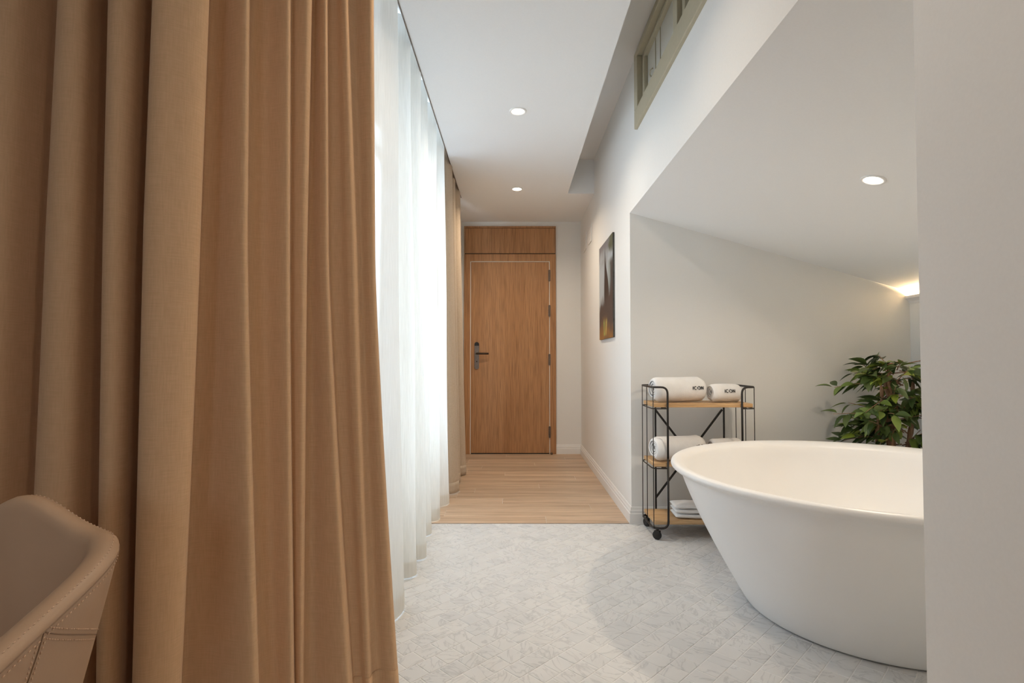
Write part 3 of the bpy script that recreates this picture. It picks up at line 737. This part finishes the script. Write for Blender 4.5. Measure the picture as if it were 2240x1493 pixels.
# angle pi is the side facing the viewer; lower angles are higher up
towel_roll(0.796, 1.108, 3.163, SZ1, 0.081, 'large rolled white towel on the top shelf of the cart', seed=1, text=(0.060, PI - 0.0, 0.026), rot=0.17)
towel_roll(1.128, 1.312, 3.150, SZ1, 0.059, 'smaller rolled white towel on the top shelf of the cart', seed=2, text=(-0.028, PI - 0.06, 0.026), rot=0.20)
towel_roll(0.790, 1.105, 3.150, SZ2, 0.077, 'large rolled white towel on the middle shelf of the cart', seed=3, text=(0.080, PI - 0.06, 0.024), rot=0.26)
towel_roll(1.142, 1.320, 3.165, SZ2, 0.068, 'small rolled white towel on the middle shelf, mostly hidden behind the bathtub', seed=4, rot=0.05)
# folded towel: three layers wrapped round a soft fold at the left
ft = empty('folded_towel', (1.06, 3.140, SZ3 + 0.001)); tag(ft, 'folded white towel lying flat on the bottom shelf of the cart', 'towel', 'white towels on the cart')
ft.rotation_euler = (0, 0, -0.06)
for k in range(3):
    m = MB(); z0 = 0.001 + k * 0.025; vs = []; fs = []; nx, ny = 18, 10; Lx, Ly, Tz = 0.29 - 0.008 * k, 0.15 - 0.006 * k, 0.023
    ring = []
    for i in range(nx + 1):
        s = -1 + 2 * i / nx; ex = math.copysign(abs(s) ** 0.75, s)
        row_ = []
        for j in range(24):
            a = 2 * PI * j / 24; ca, sa = math.cos(a), math.sin(a)
            py = math.copysign(abs(ca) ** 0.35, ca) * Ly / 2; pz = math.copysign(abs(sa) ** 0.6, sa) * Tz / 2
            kx = max(0.05, (1 - abs(ex) ** 9)) ** 0.5
            vs.append((ex * Lx / 2 + 0.006 * math.sin(k * 2 + 1), py * (0.94 + 0.06 * kx) + 0.003 * k, z0 + Tz / 2 + pz * kx + 0.0012 * math.sin(7 * ex + k * 2)))
    for i in range(nx):
        for j in range(24): fs.append((i * 24 + j, (i + 1) * 24 + j, (i + 1) * 24 + (j + 1) % 24, i * 24 + (j + 1) % 24))
    fs.append(tuple(range(24))); fs.append(tuple(nx * 24 + j for j in range(23, -1, -1)))
    m.add(vs, fs).build('fold_layer', M['towel'], ft, True)

# ------------------------------------------------------------------ canvas print on the right wall
cv = empty('canvas_print', (XW, 4.162, 1.540)); tag(cv, 'tall dark canvas print of a misty ruin and grasses on the corridor wall', 'picture')
cv_w, cv_h, cv_t = 0.605, 0.752, 0.014
NX, NZ = 72, 90; vs = []; cols = []; fs = []
def sstep(a, b, x):
    t = max(0.0, min(1.0, (x - a) / (b - a))); return t * t * (3 - 2 * t)
rp = random.Random(5)
nzt = [[rp.random() for _ in range(40)] for _ in range(40)]
def vnoise(x, y):
    xi, yi = int(math.floor(x)), int(math.floor(y)); fx, fy = x - xi, y - yi; g = lambda a, b: nzt[a % 40][b % 40]
    sx, sy = fx * fx * (3 - 2 * fx), fy * fy * (3 - 2 * fy)
    return (g(xi, yi) * (1 - sx) + g(xi + 1, yi) * sx) * (1 - sy) + (g(xi, yi + 1) * (1 - sx) + g(xi + 1, yi + 1) * sx) * sy
def lerp(a, b, t): return tuple(p + (q - p) * t for p, q in zip(a, b))
def art(u, v):                                    # u: 0 far (left as seen) .. 1 near ; v: 0 bottom .. 1 top
    n = 0.6 * vnoise(u * 7, v * 9) + 0.4 * vnoise(u * 21 + 5, v * 26)
    c = lerp((0.42, 0.46, 0.48), (0.20, 0.19, 0.20), sstep(0.75, 1.0, v + 0.25 * (n - 0.5)))       # pale mist, greyer at the top
    c = lerp(c, (0.09, 0.10, 0.055), sstep(0.62, 0.80, u + 0.2 * (n - 0.5)) * sstep(0.82, 0.90, v + 0.08 * (n - 0.5)))   # foliage, top
    c = lerp(c, (0.20, 0.24, 0.20), sstep(0.66, 0.74, u) * sstep(0.80, 0.72, abs(v - 0.62) * 3.0 + 0.3) * 0.5)
    c = lerp(c, (0.06, 0.05, 0.045), sstep(0.76, 0.86, u + 0.1 * (n - 0.5)) * sstep(0.80, 0.72, v))                        # wall on the near side
    wd = 0.02 + 0.26 * sstep(0.92, 0.45, v)                                                                            # rising tower
    t = sstep(wd * 1.15, wd * 0.8, abs(u - 0.46 - 0.10 * sstep(0.9, 0.4, v)) * 1.6 + 0.05 * (n - 0.5))
    c = lerp(c, (0.028, 0.017, 0.012), t * sstep(0.93, 0.88, v))
    c = lerp(c, (0.07, 0.048, 0.04), sstep(0.44, 0.32, v + 0.28 * (u - 0.2) * -0.6 + 0.10 * (n - 0.5)))                    # dark ground
    c = lerp(c, (0.36, 0.16, 0.03), sstep(0.26, 0.10, v + 0.16 * (n - 0.5) + 0.18 * abs(u - 0.42)) * (0.35 + 0.65 * n))     # ochre grasses
    for k, (gx, lean) in enumerate(((0.36, 0.25), (0.44, 0.55), (0.40, -0.3), (0.52, 0.35))):
        w = abs(u - gx - lean * (v - 0.03)); c = lerp(c, (0.60, 0.50, 0.14) if k % 2 else (0.34, 0.46, 0.12), sstep(0.022, 0.008, w) * sstep(0.22, 0.16, v) * sstep(0.02, 0.05, v))
    return c
for j in range(NZ + 1):
    for i in range(NX + 1):
        u, v = i / NX, j / NZ
        vs.append((-cv_t, cv_w / 2 - u * cv_w, -cv_h / 2 + v * cv_h)); cols.append(art(u, v))
for j in range(NZ):
    for i in range(NX): fs.append((j * (NX + 1) + i, j * (NX + 1) + i + 1, (j + 1) * (NX + 1) + i + 1, (j + 1) * (NX + 1) + i))
me = bpy.data.meshes.new('printed_canvas'); me.from_pydata(vs, [], fs); me.update()
ca = me.color_attributes.new('print', 'FLOAT_COLOR', 'POINT')
for i, c in enumerate(cols): ca.data[i].color = (*c, 1)
t = NT('canvas_print_ink'); at = t.n('ShaderNodeVertexColor'); at.layer_name = 'print'
tn = t.n('ShaderNodeTexNoise'); tn.inputs['Scale'].default_value = 260; rr = t.ramp(tn.outputs[0], [(0.3, (0.9, 0.9, 0.9)), (0.7, (1.1, 1.1, 1.1))])
t.l(t.mixc(1.0, at.outputs[0], rr.outputs[0], 'MULTIPLY'), t.b.inputs['Base Color']); t.b.inputs['Roughness'].default_value = 0.5
link('printed_face', me, t.m, cv)
M['canvas_side'] = plain('dark_canvas_edge', (0.06, 0.055, 0.045), 0.7, noise=0.3, scale=30)
box('stretcher', -cv_t + 0.0006, -0.001, -cv_w / 2, cv_w / 2, -cv_h / 2, cv_h / 2, M['canvas_side'], cv)

# flush vent covers high on the right wall
for (a, b, lab) in ((4.98, 5.18, 'flush white vent cover high on the right wall, nearer the canvas print'), (5.33, 5.55, 'flush white vent cover high on the right wall, nearer the door wall')):
    v = empty('vent_cover', (XW, (a + b) / 2, 2.185)); tag(v, lab, 'vent cover', 'vent covers on the right wall'); w = (b - a) / 2
    MB().box(-0.007, -0.0005, -w, w, -0.085, 0.085).build('cover_plate', M['wall'], v, bevel=0.002)
    for k in range(4): box('louver', -0.0095, -0.006, -w + 0.02, w - 0.02, -0.055 + k * 0.032, -0.047 + k * 0.032, M['wall'], v)

# ------------------------------------------------------------------ potted ficus
PX, PY = 2.10, 3.02
pl = empty('potted_ficus', (PX, PY, 0)); tag(pl, 'leafy green ficus tree in a planter in the niche corner behind the bathtub', 'plant')
MB().lathe([(0.0005, 0.001), (0.115, 0.001), (0.125, 0.008), (0.155, 0.27), (0.160, 0.29), (0.155, 0.297), (0.146, 0.29), (0.138, 0.255), (0.0005, 0.25)], (0, 0, 0), 40).build('planter', M['pot'], pl, True)
MB().lathe([(0.139, 0.252), (0.07, 0.263), (0.0005, 0.266)], (0, 0, 0), 24).build('soil', M['soil'], pl, True)
rnd = random.Random(21)
def trunk(pts, r0, r1):
    P = catmull(pts, 5); n = len(P)
    return MB().tube(P, [r0 + (r1 - r0) * i / (n - 1) + 0.0025 * math.sin(i * 1.7) for i in range(n)], 10).build('trunk', M['bark'], pl, True)
trunk([(0.0, 0, 0.25), (0.005, 0, 0.45), (-0.005, 0.01, 0.62), (0.01, 0.0, 0.74), (-0.01, 0.02, 0.86), (0.03, 0.03, 0.98)], 0.029, 0.010)
trunk([(0.05, -0.02, 0.25), (0.065, -0.03, 0.5), (0.10, -0.02, 0.66), (0.12, 0.0, 0.82), (0.15, 0.02, 0.95)], 0.017, 0.006)
trunk([(-0.05, 0.02, 0.25), (-0.06, 0.03, 0.48), (-0.075, 0.0, 0.66), (-0.07, -0.03, 0.80), (-0.10, -0.05, 0.93)], 0.014, 0.006)
trunk([(0.02, 0.03, 0.6), (0.03, 0.0, 0.74), (-0.02, -0.03, 0.82), (-0.06, -0.06, 0.93)], 0.013, 0.006)
def leaf_mesh(name, L, W, fold, droop, mat):
    n = 6; vs = []; fs = []
    for i in range(n + 1):
        s = i / n; w = W / 2 * (math.sin(PI * min(1, s ** 0.85)) ** 0.8) * (1 - 0.25 * s) if 0 < i < n else 0.0008
        z = -droop * s * s * L
        y = 0.014 + s * L
        vs += [(-w, y, z + fold * w), (0, y, z), (w, y, z + fold * w)]
    for i in range(n):
        a = i * 3; fs += [(a, a + 1, a + 4, a + 3), (a + 1, a + 2, a + 5, a + 4)]
    b = len(vs); vs += [(-0.0008, 0, 0), (0.0008, 0, 0), (0.0008, 0.016, 0), (-0.0008, 0.016, 0)]; fs.append((b, b + 1, b + 2, b + 3))
    me = bpy.data.meshes.new(name); me.from_pydata(vs, [], fs); me.update(); me.materials.append(mat)
    for p in me.polygons: p.use_smooth = True
    return me
LV = []
for mat, num in (('leaf_dark', 4), ('leaf_mid', 3), ('leaf_lime', 2)):
    LV.append([leaf_mesh('leaf', rnd.uniform(0.088, 0.112), rnd.uniform(0.042, 0.054), rnd.uniform(0.2, 0.5), rnd.uniform(0.1, 0.45), M[mat]) for _ in range(num)])
leafn = 0; tries = 0; nleaf = 0
lx0, lx1, ly0, ly1 = 1.74, XR - 0.03, 2.66, YN - 0.03
def ok(w): return lx0 < w.x < lx1 and ly0 < w.y < ly1 and 0.40 < w.z < 1.085
mass = {'leaf_dark': MB(), 'leaf_mid': MB()}
while leafn < 520 and tries < 1600:
    tries += 1
    h0 = rnd.uniform(0.50, 1.0); az = rnd.choice((rnd.uniform(0.5 * PI, 1.75 * PI), rnd.uniform(0.4 * PI, 1.9 * PI), rnd.uniform(0, 2 * PI))); ln = rnd.uniform(0.07, 0.34) * (1.0 if h0 < 0.85 else 0.8)
    st = Vector((rnd.uniform(-0.05, 0.09), rnd.uniform(-0.03, 0.03), h0)); dr_ = Vector((math.cos(az), math.sin(az) * 0.8, rnd.uniform(-0.15, 0.55))).normalized()
    P = [st + dr_ * ln * k / 5 + Vector((0, 0, -0.10 * ln * (k / 5) ** 2)) for k in range(6)]
    if not all(ok(p + Vector((PX, PY, 0))) for p in P): continue
    MB().tube([tuple(p) for p in P], [0.0035, 0.003, 0.0026, 0.0022, 0.0018, 0.0014], 5).build('twig', M['bark'], pl, True)
    for k in range(rnd.randint(6, 9)):
        if leafn >= 520: break
        f = rnd.uniform(0.25, 1.0) if k else 1.0
        i = min(4, int(f * 5)); p = P[i].lerp(P[i + 1], f * 5 - i)
        a2 = math.atan2(dr_.y, dr_.x) + rnd.uniform(-1.1, 1.1) * (0.4 if k == 0 else 1.0)
        pit = rnd.uniform(-0.75, 0.55); rol = rnd.uniform(-0.7, 0.7)
        rot = Euler((0, 0, a2 - PI / 2)).to_matrix() @ Euler((pit, 0, 0)).to_matrix() @ Euler((0, rol, 0)).to_matrix()
        tip = p + rot @ Vector((0, 0.105, -0.03))
        if not ok(tip + Vector((PX, PY, 0))): continue
        q = rnd.random(); grp = LV[0] if q < 0.58 else (LV[1] if q < 0.89 else LV[2])
        s_ = rnd.uniform(0.75, 1.08); mat_ = Matrix.Translation(p) @ rot.to_4x4() @ Matrix.Scale(s_, 4); leafn += 1
        wp = p + Vector((PX, PY, 0))
        if nleaf < 296 and wp.x / wp.y < 0.757 and wp.z > 0.47 and p.y < 0.12:
            o = bpy.data.objects.new('leaf', rnd.choice(grp)); COL.objects.link(o); o.parent = pl; o.matrix_local = mat_; nleaf += 1
        else:
            key = 'leaf_mid' if grp is LV[1] else 'leaf_dark'; lm = rnd.choice(LV[0])
            mass[key].add([tuple(mat_ @ v.co) for v in lm.vertices], [tuple(q_.vertices) for q_ in lm.polygons])
for key, mb in mass.items():
    o = mb.build('foliage', M[key], pl, True, fix=False); o['kind'] = 'stuff'

# ------------------------------------------------------------------ leather chair in the near left corner
ch = empty('armchair', (-0.808, 0.665, 0)); tag(ch, 'tan leather tub chair with stitched seams in the lower left corner', 'chair')
HW = 0.197                                       # half width of the shell at the rim (outer)
def plan_half(sc):
    """right half of the outline: back centre -> right arm front, evenly respaced"""
    P = []
    for k in range(41):
        a = PI / 2 * k / 40
        P.append((HW * sc * math.sin(a) ** 0.5 if a else 0.0, 0.05 + 0.215 * (0.55 + 0.45 * sc) * max(0.0, math.cos(a)) ** 0.5))
    for k in range(1, 21): P.append((HW * sc * (1 + 0.02 * k / 20), 0.05 - 0.36 * k / 20))
    S = [0.0]
    for p, q in zip(P[:-1], P[1:]): S.append(S[-1] + math.hypot(q[0] - p[0], q[1] - p[1]))
    return P, S
_pc = {}
def chair_plan(f, sc):
    key = round(sc, 3)
    if key not in _pc: _pc[key] = plan_half(key)
    P, S = _pc[key]; s = min(abs(f), 1.0) * S[-1]
    lo = 0
    while lo < len(S) - 2 and S[lo + 1] < s: lo += 1
    t = (s - S[lo]) / max(1e-9, S[lo + 1] - S[lo])
    x = P[lo][0] + t * (P[lo + 1][0] - P[lo][0]); y = P[lo][1] + t * (P[lo + 1][1] - P[lo][1])
    return Vector((math.copysign(x, f), y, 0))
def rim_z(f):
    p = chair_plan(f, 1.0)
    z = 0.719 + 0.057 * math.exp(-(p.x / 0.078) ** 2)
    d = 0.235 - p.y
    return z - max(0.0, d) * 0.31 if d < 0.45 else z - 0.45 * 0.31
NF = 90; rings = []
def outer_at(f, z):
    rz = rim_z(f); k = max(0, min(1, (rz - z) / (rz - 0.40))); sc = 1.0 - 0.36 * k ** 1.1
    p = chair_plan(f, sc); p.z = z; return p
def normal_at(f):
    e = 0.035; t = chair_plan(min(1, f + e), 1) - chair_plan(max(-1, f - e), 1); n = Vector((-t.y, t.x, 0)); n.normalize()
    return n
vs = []; fs = []; prof_n = None
for i in range(NF + 1):
    f = -1 + 2 * i / NF; rz = rim_z(f); n_ = normal_at(f); ring = []
    for k in range(9):                            # outside, going up
        z = 0.40 + (rz - 0.018 - 0.40) * k / 8; ring.append(outer_at(f, z))
    top = outer_at(f, rz); th = 0.042
    for a in (25, 55, 90, 120, 150):
        ca_, sa_ = math.cos(math.radians(a)), math.sin(math.radians(a))
        c = top - n_ * (th / 2 + 0.002); q = c + n_ * ca_ * th / 2; q.z = rz - 0.018 + 0.018 * sa_; ring.append(q)
    for k in range(9):                            # inside, going down
        t_ = k / 8; z = rz - 0.022 - (rz - 0.022 - 0.43) * t_
        p = outer_at(f, z) - n_ * (th + 0.035 * t_ ** 1.5); ring.append(p)
    prof_n = len(ring); vs += [tuple(p) for p in ring]
for i in range(NF):
    for k in range(prof_n - 1): fs.append((i * prof_n + k, (i + 1) * prof_n + k, (i + 1) * prof_n + k + 1, i * prof_n + k + 1))
fs.append(tuple(range(prof_n))); fs.append(tuple(NF * prof_n + k for k in range(prof_n - 1, -1, -1)))
shell = MB().add(vs, fs).build('shell', M['leather'], ch, True)
def seam(pts, w=0.0016): return [tuple(p) for p in pts]
sm_ = MB(); stt = MB()
def surf_out(f, dz, push=0.0006):
    rz = rim_z(f); z = rz - dz; p = outer_at(f, z) + normal_at(f) * push; return p
edge = [surf_out(-0.98 + 1.96 * i / 90, 0.020, 0.0002) for i in range(91)]
sm_.tube([tuple(p) for p in edge], 0.0010, 6)
def stitches(path_fn, n0, n1, step):
    acc = 0; prev = None; s = n0
    L = []; N = 400
    P = [path_fn(n0 + (n1 - n0) * i / N) for i in range(N + 1)]
    d = 0.0; last = 0.0
    for i in range(N):
        d += (P[i + 1] - P[i]).length
        if d - last > step:
            t_ = (P[i + 1] - P[i]).normalized(); a = P[i] - t_ * step * 0.28; b = P[i] + t_ * step * 0.28
            stt.tube([tuple(a), tuple(P[i]), tuple(b)], [0.0005, 0.0010, 0.0005], 5); last = d
stitches(lambda f: surf_out(f, 0.030, 0.0006), -0.98, 0.98, 0.0066)
def rim_top(f, off):
    p = outer_at(f, rim_z(f)) - normal_at(f) * off; p.z = rim_z(f) - 0.0032; return p
stitches(lambda f: rim_top(f, 0.0105), -0.98, 0.98, 0.0066)
def f_at_y(y):                                    # arc position on the right arm where the outline passes y
    lo, hi = 0.0, 1.0
    for _ in range(40):
        mid = (lo + hi) / 2
        if chair_plan(mid, 1.0).y > y: lo = mid
        else: hi = mid
    return (lo + hi) / 2
FJ, FE = f_at_y(0.058), f_at_y(0.225)             # side seams branch off at FJ
def side(sg, f, z, push=0.0003): return outer_at(sg * f, z) + normal_at(sg * f) * push
ZJ = rim_z(FJ) - 0.020
for sg in (-1, 1):
    sm_.tube([tuple(side(sg, FJ + (FE - FJ) * k / 12, ZJ - 0.075 * (k / 12) ** 0.9)) for k in range(13)], 0.0009, 6)
    sm_.tube([tuple(side(sg, FJ - 0.012 * math.sin(k / 14 * 2.4), ZJ - 0.22 * k / 14)) for k in range(15)], 0.0009, 6)
    for d_ in (-0.007, 0.007):
        stitches(lambda k: side(sg, FJ + (FE - FJ) * k, ZJ - 0.075 * max(k, 0) ** 0.9 + d_, 0.0006), 0.03, 1.0, 0.0066)
        stitches(lambda k: side(sg, FJ + d_ * 1.3 - 0.012 * math.sin(k * 2.4), ZJ - 0.22 * k, 0.0006), 0.05, 1.0, 0.0066)
M['seam'] = plain('dark_leather_seam', (0.25, 0.155, 0.095), 0.6)
sm_.build('seam', M['seam'], shell, True)
so = stt.build('stitching', M['tan_thread'], shell, True); so['kind'] = 'stuff'
# seat cushion and legs (below the frame)
m = MB(); vs = []; fs = []
for lvl, (k, z) in enumerate(((0.86, 0.40), (0.95, 0.41), (0.97, 0.44), (0.93, 0.465), (0.70, 0.475), (0.02, 0.478))):
    for i in range(32):
        a = 2 * PI * i / 32; ca_, sa_ = math.cos(a), math.sin(a)
        vs.append((math.copysign(abs(ca_) ** 0.6, ca_) * 0.110 * k, -0.06 + math.copysign(abs(sa_) ** 0.6, sa_) * 0.17 * k, z))
for l_ in range(5):
    for i in range(32): fs.append((l_ * 32 + i, l_ * 32 + (i + 1) % 32, (l_ + 1) * 32 + (i + 1) % 32, (l_ + 1) * 32 + i))
fs.append(tuple(range(31, -1, -1)))
m.add(vs, fs).build('seat', M['leather'], ch, True)
for sx in (-1, 1):
    for sy in (-1, 1):
        MB().tube([(sx * 0.12, -0.03 + sy * 0.13, 0.405), (sx * 0.19, -0.03 + sy * 0.20, 0.0005)], [0.016, 0.010], 14).build('leg', M['black'], ch, True)
